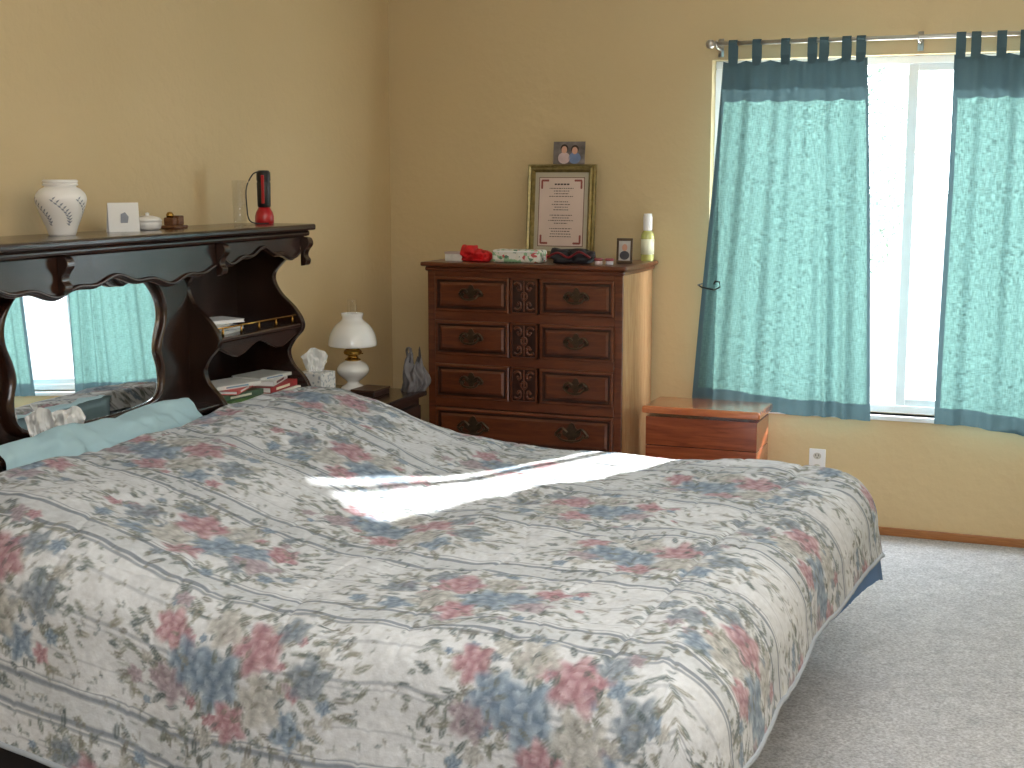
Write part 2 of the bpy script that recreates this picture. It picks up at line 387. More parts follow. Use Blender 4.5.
ys=np.linspace(YJ+.013,YI-.013,70)
fin(prism([(y,1.362) for y in (YJ+.013,YI-.013)][::-1]+[(y,zc(y)) for y in ys],.305,.33,'x'),'valance',M['dark'],parent=hb,bevel=.006)
for a,b in ((YI,YF),(YN,YJ)):
    ys=np.linspace(a+.013,b-.013,50)
    fin(prism([(b-.013,1.362),(a+.013,1.362)]+[(y,1.295-.018*math.sin(3*math.pi*(y-a)/(b-a))+.008*math.cos(8*math.pi*(y-a)/(b-a))) for y in ys],.305,.33,'x'),'valance',M['dark'],parent=hb,bevel=.005)
fin(tube([(.335,y,zc(y)+.012) for y in np.linspace(YJ+.02,YI-.02,90)],.006,8),'valance_bead',M['dark'],parent=hb,smooth=True)
fin(tube([(.335,y,1.307-.018*math.sin(3*math.pi*(y-YI)/(YF-YI))+.008*math.cos(8*math.pi*(y-YI)/(YF-YI))) for y in np.linspace(YI+.02,YF-.02,60)],.006,8),'valance_bead',M['dark'],parent=hb,smooth=True)
for y in (YI,-2.87,YJ,YF,YN):
    pr=smoothpts([(.33,1.36),(.362,1.355),(.37,1.33),(.352,1.305),(.348,1.285),(.358,1.27),(.352,1.25),(.33,1.245)],5)
    fin(prism(pr,y-.018,y+.018,'y'),'corbel',M['dark'],parent=hb,bevel=.004)
box('back_panel',(.012,.03,YN,YF,.1,1.37),M['darkv'],parent=hb)
for a,b in ((YI,YF),(YN,YJ)):
    box('shelf',(.03,.325,a+.012,b-.012,1.0,1.018),M['dark'],parent=hb,bevel=.006)
    fin(prism([(y,1.0) for y in (b-.013,a+.013)]+[(y,.965+.02*math.cos(4*math.pi*(y-a)/(b-a))-.01) for y in np.linspace(a+.013,b-.013,40)],.29,.308,'x'),'shelf_apron',M['dark'],parent=hb,bevel=.004)
    box('deck',(.03,.37,a+.012,b-.012,.72,.745),M['dark'],parent=hb,bevel=.006)
    box('cabinet_front',(.325,.345,a+.013,b-.013,.06,.72),M['dark'],parent=hb,bevel=.004)
    rp=[tube([(.305,y,1.018),(.305,y,1.05)],[.006,.003],8) for y in np.linspace(a+.05,b-.05,5)]
    rp+=[tube([(.305,a+.02,1.05),(.305,b-.02,1.05)],.0035,8)]
    fin(join(rp),'gallery_rail',M['brassb'],parent=hb,smooth=True)
# mirror surround board with an opening, and the mirror
cy,cz=-2.61,1.035
half=[(0,1.275),(.10,1.27),(.17,1.235),(.24,1.262),(.32,1.25),(.385,1.18),(.395,1.11),(.365,1.04),(.355,.99),(.37,.93),(.36,.86),(.30,.825),(.15,.812),(0,.81)]
mo=[(d,z) for d,z in half]+[(-d,z) for d,z in half[-2:0:-1]]
mo=smoothpts([(cy+d,z) for d,z in mo],5,True)
V=[];F=[];n=len(mo)
by0,by1,bz0,bz1=YJ+.012,YI-.012,.30,1.362
for (y,z) in mo:
    dy,dz=y-cy,z-cz
    sy=((by1-cy) if dy>0 else (by0-cy))/dy if abs(dy)>1e-6 else 1e9
    sz=((bz1-cz) if dz>0 else (bz0-cz))/dz if abs(dz)>1e-6 else 1e9
    k=min(sy,sz)
    V+=[(.20,y,z),(.20,cy+dy*k,cz+dz*k)]
for i in range(n):
    j=(i+1)%n; F.append((2*i,2*i+1,2*j+1,2*j))
fin(mesh(V,F),'mirror_surround',M['darkv'],parent=hb)
box('mirror_ledge',(.2,.33,by0,by1,.765,.785),M['dark'],parent=hb,bevel=.006)
mr=thing('mirror',(.21,cy,.81)); mr.parent=hb; mr.matrix_parent_inverse=Matrix.Translation(-Vector(hb.location))
fin(mesh([(.208-.034*(z-cz),cy+(y-cy)*1.01,cz+(z-cz)*1.01) for y,z in mo],[tuple(range(n))]),'glass',M['mirror'],parent=mr)
V=[];F=[]
for (y,z) in mo:
    d=Vector((0,y-cy,z-cz)).normalized()
    for off,x in ((-.004,.198),(-.002,.222),(.008,.232),(.018,.224),(.026,.214),(.03,.199)):
        V.append((x,y+d.y*off,z+d.z*off))
for i in range(n):
    for j in range(5):
        F.append((i*6+j,i*6+j+1,((i+1)%n)*6+j+1,((i+1)%n)*6+j))
fin(mesh(V,F),'mirror_frame',M['dark'],parent=mr,smooth=True)

# ---- items on the headboard
TZ=1.41
vc=(.165,-2.655,TZ)
vz=thing('vase',vc,'white ceramic ginger vase with grey leaf sprigs on the headboard shelf','vase')
vp=smoothpts([(.038,0),(.042,.004),(.05,.03),(.066,.07),(.078,.105),(.077,.128),(.062,.146),(.05,.152),(.049,.156),(.054,.158),(.054,.163),(.05,.165),(.054,.168),(.054,.173),(.048,.176),(.044,.17)],4)
fin(lathe(vp,vc,48),'body',M['ceramic'],parent=vz,smooth=True)
def vr(z):
    zs=[p[1] for p in vp[:40]]; 
    return float(np.interp(z,zs,[p[0] for p in vp[:40]]))
def vleaf(a,z,L,ang):
    pts=[(-L,0),(-L*.3,L*.38),(L,0),(-L*.3,-L*.38)]
    n=len(V)
    for u,v in pts:
        x=u*math.cos(ang)-v*math.sin(ang); y=u*math.sin(ang)+v*math.cos(ang); zz=z+y; r=vr(zz)+.0012; aa=a+x/r
        V.append((vc[0]+r*math.cos(aa),vc[1]+r*math.sin(aa),vc[2]+zz))
    F.append((n,n+1,n+2,n+3))
for k in range(6):
    V=[];F=[]
    a0=-1.2+k*1.047
    for i in range(9):
        q=i/8; z=.115-.075*q; a=a0+.75*math.sin(q*1.6)
        vleaf(a+.05,z+.004,.0075,.7); vleaf(a-.06,z-.003,.0075,2.6)
    fin(mesh(V,F),'leaf_sprig',M['leafgray'],parent=vz)
cdx=thing('greeting_card',(.17,-2.345,TZ),'small folded white card standing on the headboard shelf','card',rot=(0,0,math.radians(-38)))
fin(mesh([(0,-.052,0),(0,.052,0),(-.012,.052,.098),(-.012,-.052,.098),(-.045,-.05,0),(-.045,.052,0)],[(0,1,2,3),(4,5,2,3)]),'card_sheet',M['paper'],parent=cdx,local=True)
fin(mesh([(.0015-.012*z/.098,y,z) for y,z in ((-.012,.03),(.012,.03),(.016,.05),(.005,.066),(-.01,.06))],[(0,1,2,3,4)]),'printed_motif',M['leafgray'],parent=cdx,local=True)
bc=(.15,-2.19,TZ); tb=thing('trinket_box',bc,'small round white ceramic lidded trinket box','trinket box')
fin(lathe([(.035,0),(.044,.006),(.048,.02),(.047,.03),(.045,.031)],bc,32,lambda a,z:.015*math.cos(12*a)),'body',M['ceramic'],parent=tb,smooth=True)
fin(lathe([(.049,.031),(.049,.035),(.042,.043),(.022,.049),(.007,.051),(.006,.055),(.008,.059),(0,.062)],bc,32,lambda a,z:.012*math.cos(12*a)),'lid',M['ceramic'],parent=tb,smooth=True)
wb=thing('wooden_block_ornament',(.15,-2.03,TZ),'little brown carved wooden ornament on the headboard shelf','ornament')
WM=wood('ornament_wood',col(80,45,24),col(130,85,50),(4,4,12),.5,10,0)
fin(boxes([(.12,.18,-2.075,-1.99,TZ,TZ+.012),(.13,.17,-2.07,-2.045,TZ+.012,TZ+.04),(.13,.17,-2.035,-2.0,TZ+.012,TZ+.046)]),'block',WM,parent=wb,bevel=.004)
fin(lathe([(.012,0),(.014,.01),(.009,.018),(.004,.02)],(.15,-2.058,TZ+.04),16),'knob',M['brassb'],parent=wb,smooth=True)
fc=(.2,-1.505,TZ); fl=thing('flashlight',fc,'red and black flashlight standing upright on its lens','flashlight')
fin(lathe([(.034,0),(.037,.004),(.037,.03),(.033,.045),(.024,.06),(.022,.066)],fc,32),'lamp_head',M['red'],parent=fl,smooth=True)
fin(lathe([(.022,.064),(.026,.07),(.0265,.16),(.024,.165),(.027,.17),(.027,.2),(.02,.208),(0,.209)],fc,32,lambda a,z:.03*math.cos(16*a) if .07<z<.2 else 0),'handle',M['black'],parent=fl,smooth=True)
fin(boxes([(fc[0]+.006,fc[0]+.018,fc[1]-.03,fc[1]-.024,TZ+.08,TZ+.19)]),'switch',M['red'],parent=fl,bevel=.002)
lp=smoothpts([(.19,-1.53,TZ+.203),(.18,-1.555,TZ+.19),(.165,-1.575,TZ+.14),(.165,-1.575,TZ+.07),(.17,-1.57,TZ+.02),(.19,-1.555,TZ+.004),(.235,-1.53,TZ+.004)],6)
fin(tube(lp,.0028,6),'wrist_strap',M['black'],parent=fl,smooth=True)
gc=(.12,-1.555,TZ)
fin(lathe([(.024,.002),(.026,.006),(.03,.17),(.0285,.17),(.025,.01),(0,.008)],gc,28),'drinking_glass',M['clear'],smooth=True,label='tall clear drinking glass on the headboard shelf',cat='glass')

bi=0
for (y0,y1,z,c,rt) in ((-1.99,-1.78,1.0185,(225,225,222),.15),(-1.98,-1.79,1.0315,(165,172,186),-.1),(-1.99,-1.81,1.0445,(238,236,228),.45),(-1.97,-1.79,1.0575,(228,230,234),-.35)):
    t=thing('booklet',(.2,(y0+y1)/2,z),'thin pale booklet lying on the headboard middle shelf','booklet',rot=(0,0,rt),group='booklets on the middle shelf')
    h=(y1-y0)/2
    fin(boxes([(-.07,.07,-h,h,0,.0015),(-.07,.07,-h,h,.0105,.012),(-.07,-.068,-h,h,.0015,.0105)]),'cover',mat('booklet_cover_%d'%bi,col(*c),.5),parent=t,local=True)
    fin(boxes([(-.068,.068,-h+.003,h-.003,.0015,.0105)]),'page_block',M['paper'],parent=t,local=True); bi+=1
def book(loc,rz,w,l,t,c,lab,spine=None):
    e=thing('book',loc,lab,'book',rot=(0,0,rz),group='books on the headboard deck')
    m=mat('book_cover',col(*c),.4,var=.05)
    fin(boxes([(-w/2,w/2,-l/2,l/2,0,.003),(-w/2,w/2,-l/2,l/2,t-.003,t),(w/2-.003,w/2,-l/2,l/2,.003,t-.003)]),'cover',m,parent=e,local=True,bevel=.001)
    fin(boxes([(-w/2+.004,w/2-.003,-l/2+.004,l/2-.004,.003,t-.003)]),'page_block',M['paper'],parent=e,local=True)
    if spine: fin(boxes([(w/2-.0005,w/2+.001,-l*.3,l*.2,t*.3,t*.7)]),'spine_band',mat('spine_band',col(*spine),.4),parent=e,local=True)
book((.24,-1.87,.7455),.12,.17,.25,.032,(86,126,66),'green paperback lying on the headboard deck',(230,225,190))
book((.24,-1.87,.779),-.12,.16,.24,.020,(60,90,60),'dark green paperback on the stack of books',(220,215,190))
book((.235,-1.865,.8005),.3,.15,.22,.016,(206,90,85),'faded red magazine on top of the stack',(240,235,230))
book((.235,-1.865,.8175),-.25,.15,.22,.014,(226,224,218),'pale magazine on top of the stack',(120,150,170))
book((.24,-1.60,.7455),-.05,.17,.25,.026,(226,220,208),'cream hardback lying on the headboard deck',(90,110,150))
book((.25,-1.61,.773),.1,.16,.24,.024,(160,50,50),'dull red hardback on the headboard deck',(230,220,190))
book((.24,-1.62,.7985),.3,.15,.22,.02,(222,220,214),'grey-white paperback on top of the stack',(120,60,60))
book((.24,-1.62,.8195),-.1,.14,.2,.012,(196,196,190),'thin pale grey magazine on top of the stack',(90,110,140))
def tis_mesh(cx,cy_,cz_,w0,w1,h,seed):
    def g(u,v):
        a=(u-.5)*2; wv=w0+w1*v**.8
        nn=vn1(u*6.0+seed,v*4.0+seed,seed); n2=vn1(u*13.0+seed,v*9.0,seed+1)
        px=a*wv; pl=.035*nn*(.3+v)+.014*n2+.016*v*math.sin(a*5+seed)
        z=cz_+h*v*(1-.28*a*a+.25*nn)
        return (cx+px*.75+pl*.66,cy_+px*.66-pl*.75,z)
    return gridmesh(g,60,34)
fin(tis_mesh(.27,-2.925,.7855,.02,.024,.115,3),'tissue',M['paper'],smooth=True,label='crumpled white tissue standing in front of the mirror',cat='tissue',group='tissues before the mirror')
fin(tis_mesh(.27,-2.80,.7855,.03,.026,.10,8),'tissue',M['paper'],smooth=True,label='crumpled white tissue standing in front of the mirror',cat='tissue',group='tissues before the mirror')

# ---------------------------------------------------------------- nightstand
ns=thing('nightstand',(.3,-.98,0),'dark brown wooden nightstand beside the headboard','nightstand')
NX0,NX1,NY0,NY1=.03,.55,-1.22,-.76
box('body',(NX0+.015,NX1-.03,NY0+.02,NY1-.02,.08,.635),M['darkv'],parent=ns,bevel=.004)
box('top',(NX0,NX1,NY0,NY1,.635,.66),M['dark'],parent=ns,bevel=.007)
for z0,z1 in ((.4,.6),(.14,.36)):
    d=box('drawer',(NX1-.03,NX1-.012,NY0+.04,NY1-.04,z0,z1),M['dark'],parent=ns,bevel=.004)
    fin(tube(smoothpts([(NX1-.012,-1.04,z0+.11),(NX1+.012,-1.035,z0+.09),(NX1+.014,-.99,z0+.08),(NX1+.012,-.945,z0+.09),(NX1-.012,-.94,z0+.11)],4),.004),'handle',M['brass'],parent=d,smooth=True)
for x in (NX0+.03,NX1-.05):
    for y in (NY0+.035,NY1-.035):
        box('leg',(x-.018,x+.018,y-.015,y+.015,0,.08),M['darkv'],parent=ns,bevel=.003)
bx=thing('jewelry_box',(.38,-.96,.66),'flat dark brown box lying on the nightstand','box')
box('body',(.32,.43,-1.04,-.89,.6605,.68),mat('box_brown',col(50,30,22),.4),parent=bx,bevel=.003)
box('lid',(.317,.433,-1.043,-.887,.68,.69),mat('box_lid',col(70,45,32),.35),parent=bx,bevel=.003)
lc=(.235,-.86,.6605); lm=thing('table_lamp',lc,'white milk-glass hurricane table lamp with brass collar','lamp')
fin(lathe(smoothpts([(.052,0),(.055,.006),(.05,.014),(.03,.026),(.028,.036),(.045,.05),(.066,.07),(.072,.09),(.06,.112),(.036,.126),(.028,.13)],4),lc,40),'base',M['milk'],parent=lm,smooth=True)
fin(lathe(smoothpts([(.03,.128),(.036,.133),(.024,.142),(.022,.15),(.038,.158),(.04,.17),(.03,.18),(.034,.188),(.02,.196)],3),lc,32),'burner_collar',M['brassb'],parent=lm,smooth=True)
fin(tube([(lc[0]+.03,lc[1]-.01,lc[2]+.165),(lc[0]+.06,lc[1]-.02,lc[2]+.165)],.003),'switch_key',M['brassb'],parent=lm)
fin(lathe(smoothpts([(.104,.194),(.108,.199),(.107,.216),(.098,.25),(.076,.285),(.052,.305),(.045,.318),(.05,.336),(.047,.337),(.041,.318),(.048,.303),(.072,.283),(.094,.248),(.103,.216),(.102,.196)],4),lc,48),'lamp_shade',M['milk'],parent=lm,smooth=True)
fin(lathe(smoothpts([(.022,.19),(.034,.23),(.03,.28),(.024,.33),(.023,.39),(.0215,.39),(.022,.33),(.028,.28),(.032,.23)],4),lc,32),'glass_chimney',M['clear'],parent=lm,smooth=True)
tbx=thing('tissue_box',(.17,-1.08,.6605),'square tissue box with a pulled-up white tissue','tissue box')
def cart():
    m,nt,b=base_mat('carton_pattern'); tc=nt.nodes.new('ShaderNodeTexCoord'); v=nt.nodes.new('ShaderNodeTexVoronoi'); v.inputs['Scale'].default_value=70
    nt.links.new(tc.outputs['Object'],v.inputs['Vector']); r=nt.nodes.new('ShaderNodeValToRGB')
    r.color_ramp.elements[0].color=col(160,170,180); r.color_ramp.elements[1].color=col(228,228,226); r.color_ramp.elements[0].position=.2; r.color_ramp.elements[1].position=.5
    nt.links.new(v.outputs['Distance'],r.inputs['Fac']); nt.links.new(r.outputs['Color'],b.inputs['Base Color']); return m
box('carton',(.11,.235,-1.145,-1.02,.6605,.765),cart(),parent=tbx,bevel=.003)
fin(prism([(.1725+.032*math.cos(a),-1.0825+.022*math.sin(a)) for a in [2*math.pi*i/24 for i in range(24)]],.765,.7662,'z'),'opening',mat('opening_film',col(170,175,180),.3),parent=tbx)
fin(tis_mesh(.1725,-1.0825,.758,.026,.036,.115,5),'tissue_sheet',M['paper'],parent=tbx,smooth=True)
bg=thing('plastic_bag',(.49,-.80,.66),'crumpled dark grey plastic bag slumped on the nightstand','bag')
def bagf(u,v):
    a=2*math.pi*u; r=(.054*(1-.62*v**1.6)+.01*math.sin(math.pi*v))
    cr=1+.22*math.sin(3*a+2*v)+.13*math.sin(7*a-5*v)+.09*math.sin(12*a+9*v)
    x=.495+r*cr*math.cos(a)*.9+.03*v*math.sin(2)+.012*math.sin(6*v); y=-.81+r*cr*math.sin(a)*.75
    z=.661+.15*v*(1+.22*math.sin(2*a+.5)*v+.12*math.sin(5*a)*v)
    return (x,max(min(y,-.77),-.87),z)
fin(gridmesh(bagf,72,28),'bag_body',mat('grey_plastic',col(98,94,96),.4,var=.3,vscale=30,bump=.6,bscale=25),parent=bg,smooth=True)
fin(tube(smoothpts([(.50,-.83,.79),(.515,-.85,.82),(.50,-.83,.85),(.47,-.80,.84),(.48,-.80,.79)],5),[.006]*21),'bag_handle',mat('grey_plastic_handle',col(106,102,104),.4),parent=bg,smooth=True)

# ---------------------------------------------------------------- dresser
DX0,DX1,DYF,DT=.415,1.385,-.50,1.21
dr=thing('dresser',((DX0+DX1)/2,-.26,0),'tall cherry-brown wooden chest of drawers with carved centre panels','dresser')
b0,b1=DX0+.02,DX1-.02
fin(boxes([(b1-.02,b1,DYF+.012,-.02,.0,1.18)]),'side_panel',M['oaklit'],parent=dr,bevel=.003)
fin(boxes([(b0,b0+.02,DYF+.012,-.02,.0,1.18)]),'side_panel',M['oaklit'],parent=dr,bevel=.003)
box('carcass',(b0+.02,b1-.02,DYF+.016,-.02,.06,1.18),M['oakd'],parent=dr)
fin(boxes([(DX0-.005,DX1+.005,DYF-.03,-.015,1.19,DT)]),'top',M['oak'],parent=dr,bevel=.007)
box('cornice_molding',(DX0+.01,DX1-.01,DYF-.012,-.02,1.168,1.19),M['oak'],parent=dr,bevel=.008)
box('plinth',(b0-.004,b1+.004,DYF-.008,-.02,0,.09),M['oak'],parent=dr,bevel=.006)
fr=[(b0,b0+.035,DYF,DYF+.02,.09,1.168),(b1-.035,b1,DYF,DYF+.02,.09,1.168)]
rows=[(.985,1.145),(.785,.945),(.585,.745)]
for z in (1.145,.945,.745,.545,.325,.09): fr.append((b0+.035,b1-.035,DYF,DYF+.02,z,z+ (.04 if z not in(1.145,.09) else .023)))
for q in fr: box('front_rail',q,M['oak'],parent=dr,bevel=.002)
xl0,xl1=b0+.036,b0+.036+.365; xc0,xc1=xl1+.01,xl1+.01+.128; xr0,xr1=xc1+.01,b1-.036
def raised(x0,x1,z0,z1,name='drawer',wide=False):
    y=DYF
    V=[];F=[]
    rings=[(0,y+.014),(0,y-.004),(.006,y-.008),(.014,y-.008),(.018,y-.001),(.026,y-.001),(.036,y-.007)]
    for ins,yy in rings:
        V+=[(x0+ins,yy,z0+ins),(x1-ins,yy,z0+ins),(x1-ins,yy,z1-ins),(x0+ins,yy,z1-ins)]
    mi=[]
    for i in range(len(rings)-1):
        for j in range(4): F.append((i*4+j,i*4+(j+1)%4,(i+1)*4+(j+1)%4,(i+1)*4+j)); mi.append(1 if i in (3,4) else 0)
    F.append(tuple((len(rings)-1)*4+j for j in range(4))); mi.append(0)
    me=mesh(V,F)
    for p,k in zip(me.polygons,mi): p.material_index=k
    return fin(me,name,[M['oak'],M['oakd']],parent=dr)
def pull(par,cx,cz,s=1.0):
    y=DYF-.008
    ms=[]
    pts=[]
    for i in range(64):
        a=2*math.pi*i/64; rr=1+.2*math.cos(4*a)
        pts.append((cx+.024*s*rr*math.cos(a),cz+.008+.026*s*rr*math.sin(a)))
    ms.append(prism(pts,y-.0035,y+.002,'y'))
    for sx in (-1,1):
        sp=[(cx+sx*(.014*s),y-.003,cz+.01),(cx+sx*.03*s,y-.004,cz+.018*s),(cx+sx*.045*s,y-.004,cz+.010),(cx+sx*.05*s,y-.003,cz-.004),(cx+sx*.038*s,y-.003,cz-.008),(cx+sx*.034*s,y-.003,cz+.002)]
        ms.append(tube(smoothpts(sp,4),.0062,8))
    h=fin(join(ms),'handle',M['brass'],parent=par)
    bail=smoothpts([(cx-.036*s,y-.004,cz+.002),(cx-.038*s,y-.02,cz-.006),(cx-.026*s,y-.026,cz-.02),(cx,y-.026,cz-.025),(cx+.026*s,y-.026,cz-.02),(cx+.038*s,y-.02,cz-.006),(cx+.036*s,y-.004,cz+.002)],5)
    fin(tube(bail,.005,8),'bail',M['brass'],parent=h,smooth=True)
for z0,z1 in rows:
    for x0,x1 in ((xl0,xl1),(xr0,xr1)):
        d=raised(x0,x1,z0,z1); pull(d,(x0+x1)/2,(z0+z1)/2+.004,1.1)
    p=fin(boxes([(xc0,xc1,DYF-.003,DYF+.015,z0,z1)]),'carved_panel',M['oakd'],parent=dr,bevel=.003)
    cs=[]; cx=(xc0+xc1)/2; cz2=(z0+z1)/2
    for sx in (-1,1):
        for sz in (-1,1):
            sp=[(cx+sx*(.027+ (.024-.0028*k)*math.cos(k*.62+.6)),DYF-.007,cz2+sz*(.036+(.03-.0034*k)*math.sin(k*.62+.6))) for k in range(9)]
            cs.append(tube(smoothpts(sp,3),.0055,8)); 
            cs.append(lathe([(0,-.006),(.006,-.004),(.008,0),(.006,.004),(0,.006)],(cx+sx*.03,DYF-.006,cz2+sz*.037),10))
    cs.append(tube([(cx+.014*math.cos(a),DYF-.007,cz2+.016*math.sin(a)) for a in [2*math.pi*k/16 for k in range(16)]],.005,8,True))
    cs.append(tube([(cx,DYF-.007,z0+.012),(cx,DYF-.009,z1-.012)],.004))
    cs.append(boxes([(xc0,xc1,DYF-.012,DYF-.003,z0,z0+.008),(xc0,xc1,DYF-.012,DYF-.003,z1-.008,z1),(xc0,xc0+.008,DYF-.012,DYF-.003,z0,z1),(xc1-.008,xc1,DYF-.012,DYF-.003,z0,z1)]))
    fin(join(cs),'scroll_carving',M['oak'],parent=p,smooth=False)
for z0,z1 in ((.37,.54),(.12,.32)):
    d=raised(xl0,xr1,z0,z1)
    for cx in (xl0+.19,xr1-.19): pull(d,cx,(z0+z1)/2,1.5)

# ---- on the dresser
tilt=math.radians(-5)
pf=thing('picture_frame',(.935,-.115,DT+.0005),'antique gold frame holding a printed verse, leaning on the wall','picture frame',rot=(tilt,0,0))
W,Hh=.335,.44; fw=.036
V=[];F=[]
rg=[(0,.012),(0,-.006),(.006,-.012),(.016,-.008),(.024,-.013),(.03,-.006),(fw,0),(fw,.006)]
for ins,y in rg: V+=[(-W/2+ins,y,ins),(W/2-ins,y,ins),(W/2-ins,y,Hh-ins),(-W/2+ins,y,Hh-ins)]
for i in range(len(rg)-1):
    for j in range(4): F.append((i*4+j,i*4+(j+1)%4,(i+1)*4+(j+1)%4,(i+1)*4+j))
fin(mesh(V,F),'molding',M['gold'],parent=pf,local=True)
fin(boxes([(-W/2+.01,W/2-.01,.004,.01,.01,Hh-.01)]),'mat_board',mat('mat_greige',col(190,180,158),.8),parent=pf,local=True)
fin(boxes([(-W/2+.058,W/2-.058,.0025,.0038,.062,Hh-.062)]),'print',mat('verse_paper',col(222,200,188),.8,var=.05),parent=pf,local=True)
fin(boxes([(-W/2+.055,W/2-.055,.0020,.0036,.059,.062),(-W/2+.055,W/2-.055,.0020,.0036,Hh-.062,Hh-.059),(-W/2+.055,-W/2+.058,.0020,.0036,.062,Hh-.062),(W/2-.058,W/2-.055,.0020,.0036,.062,Hh-.062)]),'print_border',mat('maroon_rule',col(110,70,62),.8),parent=pf,local=True)
def q4(x0,x1,z0,z1,y=.0018):
    n=len(V); V.extend([(x0,y,z0),(x1,y,z0),(x1,y,z1),(x0,y,z1)]); F.append((n,n+1,n+2,n+3))
rs=random.Random(5); INK=mat('ink',col(70,58,52),.9)
V=[];F=[]
x=-.035
while x<.035: wl=rs.uniform(.006,.014); q4(x,x+wl,.345,.352); x+=wl+.003
fin(mesh(V,F),'printed_title',INK,parent=pf,local=True)
V=[];F=[]
for k in range(19):
    z=.328-.0125*k
    if k%5==4:
        fin(mesh(V,F),'printed_stanza',INK,parent=pf,local=True); V=[];F=[]; continue
    hw=rs.uniform(.032,.062); x=-hw
    while x<hw:
        wl=rs.uniform(.004,.013); q4(x,min(x+wl,hw),z,z+.0034); x+=wl+.003
if F: fin(mesh(V,F),'printed_stanza',INK,parent=pf,local=True)
MI=mat('maroon_ink',col(150,84,76),.9)
for sx in (-1,1):
    for sz in (-1,1):
        V=[];F=[]
        for k in range(12):
            t=k/11; cx=sx*(W/2-.070-.030*max(0,t-.5)*2); cz2=Hh/2+sz*(Hh/2-.074-.034*max(0,.5-t)*2); r=.0055
            n=len(V); V+=[(cx+r*math.cos(a),.0017-.00002*k,cz2+r*math.sin(a)) for a in [k+2*math.pi*i/6 for i in range(6)]]; F.append(tuple(range(n,n+6)))
        fin(mesh(V,F),'corner_flowers',MI,parent=pf,local=True)
sp=thing('snapshot',(.965,-.073,DT+.441),'colour snapshot of two people propped on top of the gold frame','photograph',rot=(math.radians(-6),0,0))
fin(boxes([(-.078,.078,0,.002,0,.104)]),'print',mat('photo_bg',col(120,112,110),.3,var=.5,vscale=22),parent=sp,local=True)
def disc(cx,cz,rx,rz,y,n=18): return mesh([(cx+rx*math.cos(2*math.pi*i/n),y,cz+rz*math.sin(2*math.pi*i/n)) for i in range(n)],[tuple(range(n))])
for cx,c1,fz in ((-.024,(215,190,190),.066),(.028,(120,140,180),.062)):
    fin(disc(cx,.028,.03,.027,-.0006),'printed_clothes',mat('photo_shirt',col(*c1),.4,var=.3),parent=sp,local=True)
    fin(disc(cx,fz+.007,.019,.019,-.0009),'printed_hair',mat('photo_hair',col(60,42,34),.4),parent=sp,local=True)
    fin(disc(cx,fz,.014,.017,-.0012),'printed_face',mat('photo_skin',col(222,172,148),.4),parent=sp,local=True)
wbx=thing('small_carton',(.53,-.40,DT),'small white carton on the dresser','box')
box('carton_body',(.49,.575,-.43,-.375,DT+.0005,DT+.032),mat('carton_white',col(215,210,205),.6,var=.1,vscale=40),parent=wbx,bevel=.002)
box('carton_lid',(.488,.577,-.432,-.373,DT+.032,DT+.042),mat('carton_lid',col(190,170,165),.6),parent=wbx,bevel=.002)
def blob(cx,cy,z,rx,ry,rz,seed,am=.25,fl=0.0):
    V=[];F=[];nu,nv=48,24
    for j in range(nv+1):
        ph=math.pi*j/nv
        for i in range(nu):
            a=2*math.pi*i/nu
            n=1+am*vn1(3+2.2*math.cos(a)*math.sin(ph)+4,3+2.2*math.sin(a)*math.sin(ph)+2*math.cos(ph),seed)*2
            zz=-math.cos(ph)*rz*(n if ph>1.6 else 1); 
            sq=lambda c: math.copysign(abs(c)**.75,c)
            V.append((cx+rx*n*sq(math.cos(a))*math.sin(ph)**.7 if ph>0 and ph<math.pi else cx,cy+ry*n*sq(math.sin(a))*max(0,math.sin(ph))**.7,z+rz*.9+max(zz,-rz*.9)))
    for j in range(nv):
        for i in range(nu): F.append((j*nu+i,j*nu+(i+1)%nu,(j+1)*nu+(i+1)%nu,(j+1)*nu+i))
    return mesh(V,F)
rb=thing('red_cloth',(.66,-.40,DT),'crumpled bright red cloth heaped on the dresser','cloth')
fin(join([blob(.61,-.40,DT,.045,.04,.036,11,.5),blob(.655,-.41,DT,.045,.04,.026,12,.5),blob(.685,-.40,DT,.025,.03,.022,13,.3)]),'heap',mat('red_cloth_mat',col(200,24,28),.6,bump=.6,bscale=40,var=.3,vscale=30),parent=rb,smooth=True)
def pouch_mat():
    m,nt,b=base_mat('floral_pouch'); tc=nt.nodes.new('ShaderNodeTexCoord'); v=nt.nodes.new('ShaderNodeTexVoronoi'); v.inputs['Scale'].default_value=70
    nt.links.new(tc.outputs['Object'],v.inputs['Vector']); r=nt.nodes.new('ShaderNodeValToRGB'); r.color_ramp.interpolation='CONSTANT'
    for p,c in ((.2,col(150,190,150)),(.4,col(225,222,210)),(.65,col(200,90,90)),(.75,col(230,228,220)),(.9,col(90,130,110))):
        e=r.color_ramp.elements.new(p); e.color=c
    r.color_ramp.elements[0].color=col(230,228,220)
    sp_=nt.nodes.new('ShaderNodeSeparateColor'); nt.links.new(v.outputs['Color'],sp_.inputs[0]); nt.links.new(sp_.outputs[0],r.inputs['Fac']); nt.links.new(r.outputs['Color'],b.inputs['Base Color']); return m
pb=thing('floral_pouch',(.84,-.40,DT),'flat rectangular floral patterned cosmetic pouch on the dresser','pouch')
fin(boxes([(.73,.965,-.45,-.35,DT+.0005,DT+.058)]),'pouch_body',pouch_mat(),parent=pb,bevel=.012)
fin(tube([(.74,-.452,DT+.05),(.955,-.452,DT+.05)],.003),'zipper',M['paper'],parent=pb)
kb=thing('dark_pouch',(1.1,-.4,DT),'soft black pouch with red trim on the dresser','pouch')
